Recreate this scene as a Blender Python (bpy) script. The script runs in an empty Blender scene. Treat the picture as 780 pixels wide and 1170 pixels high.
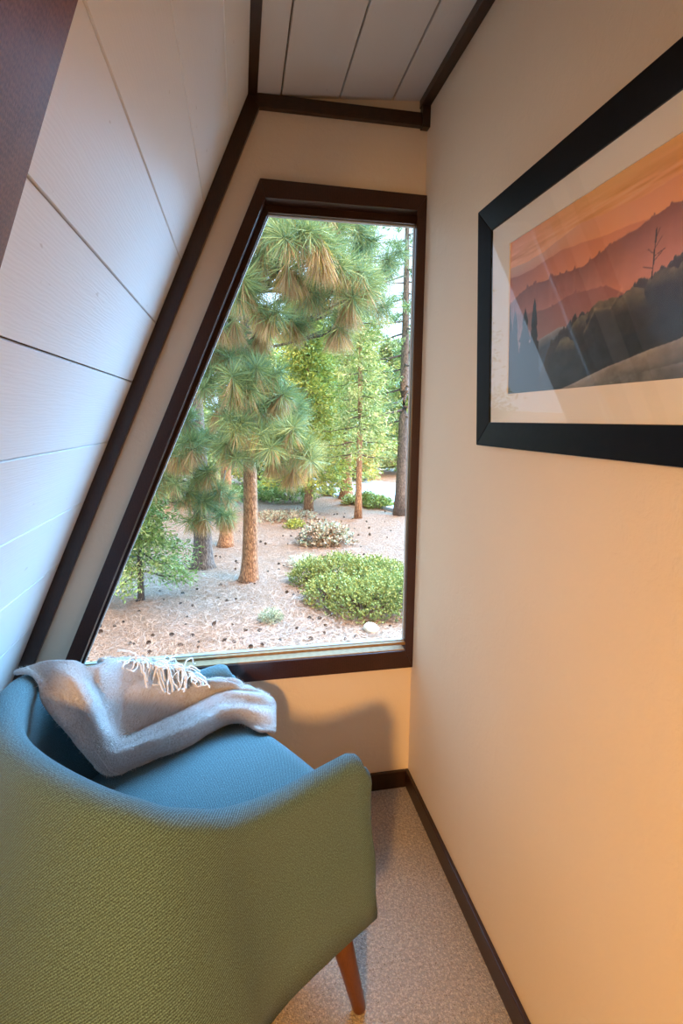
import bpy, bmesh, math, random
import numpy as np
from mathutils import Vector, Matrix, noise
R_ = random.Random(7)
SC = bpy.context.scene
COL = SC.collection
PI = math.pi

# ------------------------------------------------------------------ helpers
def lin(c):
    return tuple((v / 12.92 if v <= .04045 else ((v + .055) / 1.055) ** 2.4) for v in c)

def link(o, parent=None):
    COL.objects.link(o)
    if parent is not None:
        o.parent = parent
    return o

def mesh_obj(name, verts, faces, mats, parent=None, smooth=False, midx=None, uvs=None, recalc=False):
    me = bpy.data.meshes.new(name)
    me.from_pydata([tuple(v) for v in verts], [], faces)
    if not isinstance(mats, (list, tuple)):
        mats = [mats]
    for m in mats:
        me.materials.append(m)
    if midx is not None:
        me.polygons.foreach_set('material_index', midx)
    if smooth:
        me.polygons.foreach_set('use_smooth', [True] * len(me.polygons))
    if uvs is not None:
        uv = me.uv_layers.new(name='UVMap')
        li = np.empty(len(me.loops), dtype=np.int32)
        me.loops.foreach_get('vertex_index', li)
        uv.data.foreach_set('uv', np.array(uvs, dtype=np.float32)[li].ravel())
    if recalc:
        bm = bmesh.new(); bm.from_mesh(me)
        bmesh.ops.recalc_face_normals(bm, faces=bm.faces)
        bm.to_mesh(me); bm.free()
    me.update()
    return link(bpy.data.objects.new(name, me), parent)

class MB:
    """collects simple solids into one mesh"""
    def __init__(s):
        s.v = []; s.f = []; s.m = []
    def add(s, vs, fs, mi=0):
        n = len(s.v)
        s.v += [tuple(v) for v in vs]
        s.f += [tuple(i + n for i in f) for f in fs]
        s.m += [mi] * len(fs)
    def box(s, a, b, mi=0):
        x0, y0, z0 = a; x1, y1, z1 = b
        s.hexa([(x0, y0, z0), (x1, y0, z0), (x1, y1, z0), (x0, y1, z0)],
               [(x0, y0, z1), (x1, y0, z1), (x1, y1, z1), (x0, y1, z1)], mi)
    def hexa(s, lo, hi, mi=0):
        s.add(list(lo) + list(hi), [(3, 2, 1, 0), (4, 5, 6, 7), (0, 1, 5, 4), (1, 2, 6, 5), (2, 3, 7, 6), (3, 0, 4, 7)], mi)
    def prism(s, poly, d, mi=0):
        n = len(poly); d = Vector(d)
        vs = [Vector(p) for p in poly] + [Vector(p) + d for p in poly]
        fs = [tuple(range(n))[::-1], tuple(range(n, 2 * n))] + [(i, (i + 1) % n, (i + 1) % n + n, i + n) for i in range(n)]
        s.add(vs, fs, mi)
    def tube(s, pts, rads, k=8, mi=0, cap=True):
        pts = [Vector(p) for p in pts]
        n = len(pts); base = len(s.v)
        up = Vector((0, 0, 1))
        for i, p in enumerate(pts):
            t = (pts[min(i + 1, n - 1)] - pts[max(i - 1, 0)])
            t = t.normalized() if t.length > 1e-9 else Vector((0, 0, 1))
            a = t.cross(up)
            if a.length < 1e-3:
                a = t.cross(Vector((1, 0, 0)))
            a.normalize(); b = a.cross(t)
            for j in range(k):
                an = 2 * PI * j / k
                q = p + (a * math.cos(an) + b * math.sin(an)) * rads[i]
                s.v.append(tuple(q))
        for i in range(n - 1):
            for j in range(k):
                s.f.append((base + i * k + j, base + i * k + (j + 1) % k, base + (i + 1) * k + (j + 1) % k, base + (i + 1) * k + j)); s.m.append(mi)
        if cap:
            s.f.append(tuple(base + j for j in range(k))[::-1]); s.m.append(mi)
            s.f.append(tuple(base + (n - 1) * k + j for j in range(k))); s.m.append(mi)
    def build(s, name, mats, parent=None, smooth=False, recalc=True, bevel=0):
        o = mesh_obj(name, s.v, s.f, mats, parent, smooth, s.m, recalc=recalc)
        if bevel:
            b = o.modifiers.new('bevel', 'BEVEL'); b.width = bevel; b.segments = 2; b.limit_method = 'ANGLE'
        return o

def structure(o):
    o['kind'] = 'structure'; return o
def tag(o, label, cat, group=None, kind=None):
    o['label'] = label; o['category'] = cat
    if group: o['group'] = group
    if kind: o['kind'] = kind
    return o
def empty(name, loc, rz=0):
    o = bpy.data.objects.new(name, None); o.location = loc; o.rotation_euler = (0, 0, rz)
    o.empty_display_size = .1
    return link(o)

def catmull(P, n):
    """sample n points along Catmull-Rom through P (list of tuples)"""
    P = [np.array(p, float) for p in P]
    out = []
    m = len(P) - 1
    for k in range(n):
        u = m * k / (n - 1); i = min(int(u), m - 1); t = u - i
        p1, p2 = P[i], P[i + 1]
        p0 = P[i - 1] if i > 0 else 2 * p1 - p2
        p3 = P[i + 2] if i + 2 <= m else 2 * p2 - p1
        out.append(.5 * ((2 * p1) + (-p0 + p2) * t + (2 * p0 - 5 * p1 + 4 * p2 - p3) * t * t + (-p0 + 3 * p1 - 3 * p2 + p3) * t ** 3))
    return out

# ------------------------------------------------------------------ node materials
class N:
    def __init__(s, name):
        s.m = bpy.data.materials.new(name); s.m.use_nodes = True
        s.t = s.m.node_tree; s.t.nodes.clear()
        s.out = s.n('ShaderNodeOutputMaterial'); s.b = s.n('ShaderNodeBsdfPrincipled')
        s.l(s.b.outputs[0], s.out.inputs[0])
    def n(s, ty, **kw):
        x = s.t.nodes.new(ty)
        for k, v in kw.items(): setattr(x, k, v)
        return x
    def l(s, a, b): s.t.links.new(a, b)
    def set(s, **kw):
        for k, v in kw.items():
            i = s.b.inputs[k.replace('_', ' ')]
            if hasattr(v, 'is_output') or isinstance(v, bpy.types.NodeSocket): s.l(v, i)
            else: i.default_value = (*v, 1) if isinstance(v, tuple) and len(v) == 3 else v
        return s
    def coord(s, kind='Object', scale=(1, 1, 1), rot=(0, 0, 0)):
        c = s.n('ShaderNodeTexCoord'); mp = s.n('ShaderNodeMapping')
        mp.inputs['Scale'].default_value = scale; mp.inputs['Rotation'].default_value = rot
        s.l(c.outputs[kind], mp.inputs[0]); return mp.outputs[0]
    def noise(s, v, scale=5, detail=3, rough=.5, dist=0):
        x = s.n('ShaderNodeTexNoise'); s.l(v, x.inputs['Vector'])
        x.inputs['Scale'].default_value = scale; x.inputs['Detail'].default_value = detail
        x.inputs['Roughness'].default_value = rough; x.inputs['Distortion'].default_value = dist
        return x.outputs[0]
    def voro(s, v, scale=5, feature='F1', out=0):
        x = s.n('ShaderNodeTexVoronoi', feature=feature); s.l(v, x.inputs['Vector']); x.inputs['Scale'].default_value = scale
        return x.outputs[out]
    def wave(s, v, scale=5, dist=2, dscale=1, kind='BANDS', dirn='X', detail=2):
        x = s.n('ShaderNodeTexWave', wave_type=kind, bands_direction=dirn) if kind == 'BANDS' else s.n('ShaderNodeTexWave', wave_type=kind)
        s.l(v, x.inputs['Vector']); x.inputs['Scale'].default_value = scale; x.inputs['Distortion'].default_value = dist
        x.inputs['Detail Scale'].default_value = dscale; x.inputs['Detail'].default_value = detail
        return x.outputs[1]
    def ramp(s, f, stops, interp='LINEAR'):
        x = s.n('ShaderNodeValToRGB'); x.color_ramp.interpolation = interp
        el = x.color_ramp.elements
        while len(el) < len(stops): el.new(.5)
        for e, (p, c) in zip(el, stops):
            e.position = p; e.color = (*c, 1) if len(c) == 3 else c
        s.l(f, x.inputs[0]); return x.outputs[0]
    def mix(s, f, a, b, mode='MIX'):
        x = s.n('ShaderNodeMix', data_type='RGBA', blend_type=mode)
        for i, v in ((0, f), (6, a), (7, b)):
            if isinstance(v, bpy.types.NodeSocket): s.l(v, x.inputs[i])
            else: x.inputs[i].default_value = (*v, 1) if isinstance(v, tuple) and len(v) == 3 else v
        return x.outputs[2]
    def math(s, op, a, b=0.0):
        x = s.n('ShaderNodeMath', operation=op)
        for i, v in ((0, a), (1, b)):
            if isinstance(v, bpy.types.NodeSocket): s.l(v, x.inputs[i])
            else: x.inputs[i].default_value = v
        return x.outputs[0]
    def bump(s, h, strength=.3, dist=.01):
        x = s.n('ShaderNodeBump'); s.l(h, x.inputs['Height'])
        x.inputs['Strength'].default_value = strength; x.inputs['Distance'].default_value = dist
        s.l(x.outputs[0], s.b.inputs['Normal']); return s

def plain(name, c, rough=.6, **kw):
    a = N(name); a.set(Base_Color=c, Roughness=rough, **kw); return a.m

def mat_wall(name, c):
    a = N(name); v = a.coord('Object')
    n1 = a.noise(v, 22, 4, .6, .6); n2 = a.noise(v, 3, 2); n3 = a.noise(v, 130, 2)
    col = a.mix(n2, tuple(x * .94 for x in c), c)
    a.set(Base_Color=col, Roughness=.62)
    h = a.math('ADD', n1, a.math('MULTIPLY', n3, .25))
    a.bump(h, .4, .005); return a.m

def mat_boards(name, c, k=1.0):
    a = N(name); v = a.coord('Object', (1, .16, 1))
    v2 = a.coord('Object', (1, .05, 1))
    w = a.wave(v, 55, 7, 1.6, dirn='Z'); f = a.noise(v2, 90, 4, .65); kn = a.noise(v, 7, 2)
    spec = a.noise(a.coord('Object', (1, .35, 1)), 60, 2)
    fl = a.ramp(spec, [(.735, (0, 0, 0)), (.77, (1, 1, 1))])
    col = a.mix(kn, tuple(x * .95 for x in c), c)
    col = a.mix(a.math('MULTIPLY', fl, .35), col, (.38, .3, .23))
    a.set(Base_Color=col, Roughness=.5)
    h = a.math('ADD', a.math('MULTIPLY', w, .22), f)
    a.bump(h, .16 * k, .003); return a.m

def mat_wood(name, dark, light, axis=(1, 1, 1), rough=.32, scale=1.0, bumps=.12, coat=.0):
    a = N(name); v = a.coord('Object', axis)
    w = a.wave(v, 14 * scale, 5, 1.5); f = a.noise(v, 60 * scale, 4, .6); big = a.noise(v, 4, 2)
    g = a.math('ADD', a.math('MULTIPLY', w, .10), a.math('ADD', a.math('MULTIPLY', f, .65), a.math('MULTIPLY', big, .3)))
    col = a.ramp(g, [(.3, dark), (.75, light)])
    a.set(Base_Color=col, Roughness=rough)
    if coat: a.set(Coat_Weight=coat, Coat_Roughness=.12)
    a.bump(f, bumps, .002); return a.m

def mat_fabric(name, c1, c2, c3):
    a = N(name); v = a.coord('UV')
    tw = a.wave(a.coord('UV', rot=(0, 0, math.radians(38))), 95, 1.2, 3, detail=1)
    pn = a.wave(v, 150, .8, 4, dirn='Y', detail=1)
    n1 = a.noise(v, 340, 2, .6); n2 = a.noise(a.coord('UV', (1, .35, 1)), 900, 2, .7); big = a.noise(v, 9, 2)
    t = a.math('ADD', a.math('MULTIPLY', tw, .30), a.math('MULTIPLY', n1, .70))
    col = a.ramp(t, [(.34, c1), (.5, c2), (.66, c3)])
    sp = a.ramp(n2, [(.40, (.5, .5, .5)), (.62, (1.3, 1.3, 1.3))])
    col = a.mix(1.0, col, sp, 'MULTIPLY')
    a.set(Base_Color=col, Roughness=.85, Sheen_Weight=.1, Sheen_Roughness=.5)
    h = a.math('ADD', a.math('MULTIPLY', tw, .6), a.math('ADD', n1, a.math('MULTIPLY', pn, .3)))
    a.bump(h, .55, .0022); return a.m

def mat_leaf(name, c1, c2, rough=.55, trans=.12):
    a = N(name)
    g = a.n('ShaderNodeNewGeometry')
    col = a.ramp(g.outputs['Random Per Island'], [(0, c1), (1, c2)])
    a.set(Base_Color=col, Roughness=rough, Specular_IOR_Level=.25)
    t = a.n('ShaderNodeBsdfTranslucent'); a.l(col, t.inputs[0])
    mx = a.n('ShaderNodeMixShader'); mx.inputs[0].default_value = trans
    a.l(a.b.outputs[0], mx.inputs[1]); a.l(t.outputs[0], mx.inputs[2]); a.l(mx.outputs[0], a.out.inputs[0])
    return a.m

def mat_bark(name, c1, c2, sc=1.0):
    a = N(name); v = a.coord('Object', (1, 1, .28))
    vo = a.voro(v, 42 * sc, 'DISTANCE_TO_EDGE'); n = a.noise(v, 34 * sc, 5, .7)
    col = a.ramp(a.math('ADD', a.math('MULTIPLY', vo, .5), a.math('MULTIPLY', n, .75)), [(.30, c1), (.62, c2)])
    a.set(Base_Color=col, Roughness=.9)
    a.bump(a.math('ADD', vo, a.math('MULTIPLY', n, .5)), .9, .03); return a.m

M = {}
M['wall'] = mat_wall('cream_plaster', (.80, .665, .49))
M['boards'] = mat_boards('white_painted_boards', (.84, .83, .81))
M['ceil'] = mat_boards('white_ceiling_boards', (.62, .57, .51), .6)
M['gap'] = plain('raw_board_edge', (.12, .075, .045), .8)
DK, LT = (.014, .005, .0028), (.046, .018, .010)
M['trim_y'] = mat_wood('dark_walnut_trim', DK, LT, (9, .7, 9))
M['trim_x'] = mat_wood('dark_walnut_trim_across', DK, LT, (.7, 9, 9))
M['trim_z'] = mat_wood('dark_walnut_trim_upright', DK, LT, (9, 9, .7))
M['trim_s'] = mat_wood('dark_walnut_trim_sloping', DK, LT, (4, 9, 1.1))
M['casing'] = mat_wood('red_brown_casing', (.018, .0052, .003), (.055, .018, .010), (3, 6, 3), .3)
M['beam'] = mat_wood('varnished_beam', (.10, .036, .018), (.27, .11, .055), (9, 9, .8), .42); M['beam'].node_tree.nodes['Principled BSDF'].inputs['Specular IOR Level'].default_value = .3
M['leg'] = mat_wood('walnut_leg', (.07, .024, .009), (.16, .06, .022), (14, 14, 1.5), .35)
M['stop'] = mat_wood('pale_wood_stop', (.26, .14, .06), (.44, .27, .125), (.8, 8, 8), .8)
M['bead'] = plain('grey_glazing_bead', (.42, .40, .37), .5)
M['fabric'] = mat_fabric('teal_tweed', (.036, .080, .090), (.088, .178, .198), (.158, .295, .325))
M['piping'] = mat_fabric('teal_piping', (.05, .10, .09), (.08, .16, .145), (.12, .21, .19))

# carpet: looped pile, speckled
a = N('looped_carpet'); v = a.coord('Object')
vd = a.voro(v, 210); vn = a.noise(v, 330, 3, .7); vb = a.noise(v, 6, 3); vc = a.noise(v, 120, 2)
c = a.ramp(a.math('ADD', a.math('MULTIPLY', vn, .55), a.math('MULTIPLY', vc, .45)), [(.39, (.18, .13, .09)), (.47, (.58, .475, .36)), (.60, (.82, .70, .555))])
c = a.mix(a.ramp(vd, [(.3, (0, 0, 0)), (.75, (1, 1, 1))]), c, (.44, .38, .32))
c = a.mix(vb, c, a.mix(1.0, c, (.9, .87, .85), 'MULTIPLY'))
a.set(Base_Color=c, Roughness=.95, Sheen_Weight=.15)
a.bump(a.math('SUBTRACT', vn, a.math('MULTIPLY', vd, .9)), .9, .006); M['carpet'] = a.m

# throw: brushed mohair-like weave
a = N('brushed_wool'); v = a.coord('UV')
n1 = a.noise(v, 125, 3, .75); n2 = a.noise(v, 12, 3); w = a.wave(v, 120, 2, 3, dirn='Y')
c = a.ramp(a.math('ADD', a.math('MULTIPLY', n1, .7), a.math('MULTIPLY', n2, .3)), [(.34, (.58, .50, .43)), (.5, (.80, .76, .72)), (.66, (.88, .87, .86))])
a.set(Base_Color=c, Roughness=.95, Sheen_Weight=.35, Sheen_Roughness=.4)
a.bump(a.math('ADD', n1, a.math('MULTIPLY', w, .25)), 1.0, .007); M['wool'] = a.m
M['yarn'] = plain('fringe_yarn', (.86, .81, .74), .9, Sheen_Weight=.3)

# window pane: thin clear glass (same reflectance on both faces of the pane)
def fres(a, ior):
    f = a.n('ShaderNodeFresnel'); g = a.n('ShaderNodeNewGeometry')
    i = a.math('ADD', ior, a.math('MULTIPLY', g.outputs['Backfacing'], 1 / ior - ior)); a.l(i, f.inputs[0]); return f
a = N('clear_glass'); a.t.nodes.remove(a.b)
tr = a.n('ShaderNodeBsdfTransparent'); gl = a.n('ShaderNodeBsdfGlossy'); gl.inputs['Roughness'].default_value = .0
fr = fres(a, 1.45); mx = a.n('ShaderNodeMixShader')
a.l(a.math('MULTIPLY', fr.outputs[0], .8), mx.inputs[0]); a.l(tr.outputs[0], mx.inputs[1]); a.l(gl.outputs[0], mx.inputs[2]); a.l(mx.outputs[0], a.out.inputs[0])
M['glass'] = a.m
a = N('picture_glass'); a.t.nodes.remove(a.b)
tr = a.n('ShaderNodeBsdfTransparent'); gl = a.n('ShaderNodeBsdfGlossy'); gl.inputs['Roughness'].default_value = .02
fr = fres(a, 1.5); mx = a.n('ShaderNodeMixShader')
a.l(a.math('MULTIPLY', fr.outputs[0], .5), mx.inputs[0]); a.l(tr.outputs[0], mx.inputs[1]); a.l(gl.outputs[0], mx.inputs[2]); a.l(mx.outputs[0], a.out.inputs[0])
M['pglass'] = a.m
M['frame'] = mat_wood('black_frame', (.003, .003, .004), (.007, .007, .009), (1, 1, 1), .42, bumps=.03); M['frame'].node_tree.nodes['Principled BSDF'].inputs['Specular IOR Level'].default_value = .1
M['mat'] = plain('cream_mat_board', (.82, .77, .66), .8)
a = N('printed_photograph'); at = a.n('ShaderNodeVertexColor'); at.layer_name = 'ink'
a.set(Base_Color=at.outputs[0], Roughness=.45); M['print'] = a.m

# ------------------------------------------------------------------ the room
W, D = .602, 1.717
SLX = lambda z: .044 + .45 * (z - 2.302)        # sloping wall
CZ = lambda x: 2.322 + .085 * (x - .06)         # ceiling
YB = -2.6
NS = Vector((1, 0, -.45)).normalized()          # slope normal, into the room

b = MB(); b.box((-2.6, YB - .1, -.12), (W + .1, D + .1, 0)); structure(b.build('floor', M['carpet']))
b = MB(); b.box((W, YB - .1, 0), (W + .12, D + .062, 2.75)); structure(b.build('wall_right', M['wall']))

# end wall with a four sided opening
CI = {'BL': (-.553, .566), 'BR': (.571, .566), 'TR': (.571, 2.050), 'TL': (.096, 2.050)}   # casing inner edge
CO = {'BL': (-.633, .498), 'BR': (.602, .498), 'TR': (.602, 2.096), 'TL': (.081, 2.102)}   # casing outer edge
outer = [(-1.35, 0), (W, 0), (W, 2.6), (-.1, 2.6)]
hole = [(-.60, .545), (.598, .545), (.598, 2.075), (.082, 2.075)]
vs = []; T = .062
for y in (D, D + T):
    vs += [(x, y, z) for x, z in outer] + [(x, y, z) for x, z in hole]
fs = []
for i in range(4):
    j = (i + 1) % 4
    fs.append((i, j, 4 + j, 4 + i)); fs.append((8 + j, 8 + i, 12 + i, 12 + j))
    fs.append((i, j, 8 + j, 8 + i)); fs.append((4 + j, 4 + i, 12 + i, 12 + j))
structure(mesh_obj('wall_end', vs, fs, M['wall'], recalc=True))

# sloping wall of painted boards (each board chamfered, dark gap between) with roof deck behind
ez = [2.50, 2.19, 2.019, 1.858, 1.68, 1.507, 1.327, 1.146, .953, .765, .575, .38, .19, -.02]
b = MB(); Y0, Y1 = .42, D + .0
for z1, z0 in zip(ez[:-1], ez[1:]):
    g = .0013; ch = .0012
    p = lambda z, d: Vector((SLX(z), 0, z)) - NS * d
    a0, a1 = z0 + g, z1 - g
    poly = [p(a0 + ch, 0), p(a1 - ch, 0), p(a1, .003), p(a1, .018), p(a0, .018), p(a0, .003)]
    b.prism([(q.x, Y0, q.z) for q in poly], (0, Y1 - Y0, 0), 0)
q0, q1 = p(-.1, .018), p(2.6, .018); q2, q3 = p(2.6, .15), p(-.1, .15)
b.prism([(q.x, Y0, q.z) for q in (q0, q1, q2, q3)], (0, 2.35 - Y0, 0), 1)
structure(b.build('wall_left', [M['boards'], M['gap']]))

# ceiling boards
cx = [-.03, .147, .322, .487, .66]
b = MB()
for x0, x1 in zip(cx[:-1], cx[1:]):
    x0 += .0018; x1 -= .0018; c = .0014
    poly = [(x0 + c, CZ(x0)), (x1 - c, CZ(x1)), (x1, CZ(x1) + .003), (x1, CZ(x1) + .018), (x0, CZ(x0) + .018), (x0, CZ(x0) + .003)]
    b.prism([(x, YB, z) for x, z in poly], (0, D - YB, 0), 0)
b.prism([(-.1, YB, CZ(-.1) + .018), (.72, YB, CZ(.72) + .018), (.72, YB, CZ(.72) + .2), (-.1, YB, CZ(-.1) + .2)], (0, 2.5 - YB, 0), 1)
b.box((-2.6, YB, 2.33), (-.03, .42, 2.45), 0)
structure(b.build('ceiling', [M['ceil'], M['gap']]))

# the wider room behind the viewpoint
b = MB(); b.box((-2.6, YB - .1, 0), (W, YB, 2.6)); structure(b.build('wall_back', M['wall']))
b = MB(); b.box((-2.6, YB, 0), (-2.48, .42, 2.6)); structure(b.build('wall_side', M['wall']))
b = MB(); b.prism([(-2.5, .42, 0), (SLX(0) - .02, .42, 0), (SLX(2.6) - .02, .42, 2.6), (-2.5, .42, 2.6)], (0, .1, 0))
structure(b.build('wall_partition', M['wall']))

# trims
tn = [0]
def trim(bm, mat, bevel=.0015):
    tn[0] += 1
    return structure(bm.build('trim_%d' % tn[0], M[mat], bevel=bevel))
b = MB()                                            # board along the foot of the slope, on the end wall
pl = lambda z, off: (SLX(z) + off, z)
b.prism([(SLX(0) - .0, D, 0), (SLX(0) + .045, D, 0), (SLX(2.29) + .045, D, 2.289), (SLX(2.324), D, 2.324)][::1], (0, -.022, 0)); trim(b, 'trim_s')
b = MB(); b.box((.05, D - .02, 2.289), (.588, D, 2.325)); trim(b, 'trim_x')
b = MB(); b.prism([(.048, .43, 2.318), (.078, .43, 2.318), (.078, .43, 2.345), (.06, .43, 2.345)], (0, D - .43, 0)); trim(b, 'trim_y')
b = MB(); b.box((.574, YB, 2.343), (.602, D, 2.38)); trim(b, 'trim_y')
b = MB(); b.box((.577, D - .026, 2.284), (.602, D, 2.37)); trim(b, 'trim_z')
# baseboards
b = MB(); b.box((W - .013, YB, 0), (W, D, .071)); structure(b.build('baseboard_right', M['trim_y'], bevel=.0025))
b = MB(); b.box((SLX(0) + .04, D - .013, 0), (W - .013, D, .071)); structure(b.build('baseboard_end', M['trim_x'], bevel=.0025))
# varnished rafter at the mouth of the nook
b = MB(); ctr = lambda z, y, d: Vector((SLX(z), y, z)) + NS * d
def raf(z): 
    yy = .60 + (1.78 - z) * .16
    return [ctr(z, yy, -.005), ctr(z, yy, .05), ctr(z, yy - .16, .05), ctr(z, yy - .16, -.005)]
b.hexa(raf(.02), raf(2.33)); trim(b, 'beam', .003)

# ------------------------------------------------------------------ window
win = structure(empty('window_1', (0, D, 0)))
def wpt(k, off=0): return k
def ring(outer, inner, y0, y1, mats, name, bev=.0015, back=None):
    """four mitred boards between two quads, one child object per board"""
    K = ['BL', 'BR', 'TR', 'TL']
    for i, nm in enumerate(['bottom', 'right', 'top', 'slope']):
        a0, a1 = outer[K[i]], outer[K[(i + 1) % 4]]; b0, b1 = inner[K[i]], inner[K[(i + 1) % 4]]; c0, c1 = (back or inner)[K[i]], (back or inner)[K[(i + 1) % 4]]
        q = MB(); q.hexa([(a0[0], y0, a0[1]), (a1[0], y0, a1[1]), (b1[0], y0, b1[1]), (b0[0], y0, b0[1])],
                         [(a0[0], y1, a0[1]), (a1[0], y1, a1[1]), (c1[0], y1, c1[1]), (c0[0], y1, c0[1])])
        q.v = [(x, y - D, z) for x, y, z in q.v]
        o = q.build(name, mats[i] if isinstance(mats, list) else mats, win, bevel=bev); structure(o)
CB = dict(CI, BR=(.589, .566), TR=(.589, 2.050))
ring(CO, CI, D - .017, D + .035, M['casing'], 'casing', back=CB)
C2 = {'BL': (-.545, .571), 'BR': (.566, .571), 'TR': (.566, 2.044), 'TL': (.099, 2.044)}
C3 = {'BL': (-.541, .577), 'BR': (.586, .577), 'TR': (.586, 2.028), 'TL': (.107, 2.028)}
q = MB(); q.hexa([(-.556, -.010, .552), (.573, -.010, .552), (.573, .058, .552), (-.556, .058, .552)], [(-.549, -.010, .5695), (.571, -.010, .5695), (.571, .058, .5695), (-.549, .058, .5695)])
structure(q.build('inner_sill', M['stop'], win, bevel=.002))
ring({'BL': (-.572, .553), 'BR': (.597, .553), 'TR': (.597, 2.07), 'TL': (.088, 2.07)}, C3, D + .0335, D + .062, [M['stop'], M['casing'], M['casing'], M['casing']], 'window_stop', .001)
C4 = {'BL': (-.538, .580), 'BR': (.5845, .580), 'TR': (.5845, 2.025), 'TL': (.1095, 2.025)}
ring(C3, C4, D + .05, D + .066, M['bead'], 'glazing_bead', .0005)
q = MB(); q.hexa([(x, .056, z) for x, z in C3.values()], [(x, .061, z) for x, z in C3.values()])
structure(q.build('glass_pane', M['glass'], win))
q = MB(); q.box((-.60, .062, .52), (.60, .15, .545)); structure(q.build('outer_sill', M['stop'], win, bevel=.004))

# ------------------------------------------------------------------ armchair
chair = empty('armchair', (.107, 1.344, 0), math.atan2(.518, .856))
tag(chair, 'teal tweed tub armchair with curved back and tapered walnut legs by the window', 'armchair')
half = [(0, .335, .628), (-.12, .335, .632), (-.24, .338, .640), (-.34, .346, .668), (-.43, .358, .718), (-.52, .347, .764), (-.59, .288, .79), (-.64, .20, .805), (-.672, .10, .81)]
rim = [(x, -y, z) for x, y, z in half] + [(-.685, 0, .812)] + half[::-1]
NSEG = 120
rim = [np.array(r) for r in catmull(rim, NSEG)]
tang = []
for i in range(NSEG):
    t = rim[min(i + 1, NSEG - 1)] - rim[max(i - 1, 0)]; t[2] = 0; tang.append(t / np.linalg.norm(t))
arc = [0]
for i in range(1, NSEG): arc.append(arc[-1] + float(np.linalg.norm(rim[i] - rim[i - 1])))
verts = []; uvs = []; prof_n = None
for i in range(NSEG):
    r = rim[i]; t = tang[i]; nrm = np.array([t[1], -t[0], 0])       # outwards
    back = min(max((-r[0] - .25) / .4, 0), 1)                        # 0 arm .. 1 back
    back = back * back * (3 - 2 * back)
    th = .064 + .002 * back
    top = r[2]
    e = min(arc[i], arc[-1] - arc[i])                                 # rounded front top corner
    rc = .045
    if e < rc: top -= rc - math.sqrt(max(rc * rc - (rc - e) ** 2, 0))
    inn = r.copy()
    zb = .20
    ob = r + nrm * th; ob_top = ob.copy()
    lean_o = .042 + .055 * back; lean_i = .015 + .10 * back
    P = []
    rr = th * .5
    def o_at(z):                                                      # outer face with a slight belly
        k = (top - z) / max(top - zb, 1e-3)
        return ob - nrm * (lean_o * k - .010 * math.sin(PI * min(max(k, 0), 1)))
    def i_at(z):
        k = (top - z) / (top - .36)
        return inn - nrm * (lean_i * k - .012 * math.sin(PI * min(max(k, 0), 1)) * (1 - .3 * back))
    for z in (zb, zb + .004, zb + .02, .26, .33, .40, .47, top - .09, top - .06):
        q = o_at(min(z, top - .055)); P.append((q[0], q[1], min(z, top - .055)))
    base_o = o_at(top - rr); base_i = i_at(top - rr)
    cen = (base_o + base_i) / 2; hw = np.linalg.norm((base_o - base_i)[:2]) / 2
    for k in range(0, 11):
        an = PI * k / 10
        sq = 1.0
        q = cen + nrm * hw * math.cos(an); P.append((q[0], q[1], top - rr + rr * math.sin(an) * sq))
    for z in (top - .06, top - .09, top - .12, .45, .41, .36, .30):
        z = min(z, top - .05); q = i_at(z); P.append((q[0], q[1], z))
    q = i_at(.30); P.append((q[0], q[1], .26)); q2 = o_at(zb) - nrm * .05; P.append((q2[0], q2[1], zb))
    prof_n = len(P)
    if i in (0, NSEG - 1):
        pass
    acc = 0
    for k, pt in enumerate(P):
        if k: acc += math.dist(P[k - 1], pt)
        verts.append(pt); uvs.append((arc[i], acc))
faces = []
for i in range(NSEG - 1):
    for k in range(prof_n):
        k2 = (k + 1) % prof_n
        faces.append((i * prof_n + k, (i + 1) * prof_n + k, (i + 1) * prof_n + k2, i * prof_n + k2))
# front caps: inset fan so the front edge reads as a padded roll
for base, sgn in ((0, 1), ((NSEG - 1) * prof_n, -1)):
    ringi = [base + k for k in range(prof_n)]
    cen = np.mean([verts[k] for k in ringi], axis=0)
    prev = ringi
    for s_, dx in ((.90, .007), (.70, .012)):
        new = []
        for k in ringi:
            p0 = np.array(verts[k]); y = cen[1] + (p0[1] - cen[1]) * s_; z = p0[2] - math.copysign(min(.012 * (1 - s_) * 4, .01), p0[2] - .4)
            verts.append((p0[0] + dx, y, z)); uvs.append((verts[-1][1], z)); new.append(len(verts) - 1)
        for k in range(prof_n):
            k2 = (k + 1) % prof_n
            f = (prev[k], prev[k2], new[k2], new[k]); faces.append(f if sgn > 0 else f[::-1])
        prev = new
    faces.append(tuple(prev) if sgn > 0 else tuple(prev[::-1]))
shell = mesh_obj('upholstered_shell', verts, faces, M['fabric'], chair, True, uvs=uvs, recalc=True)

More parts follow.
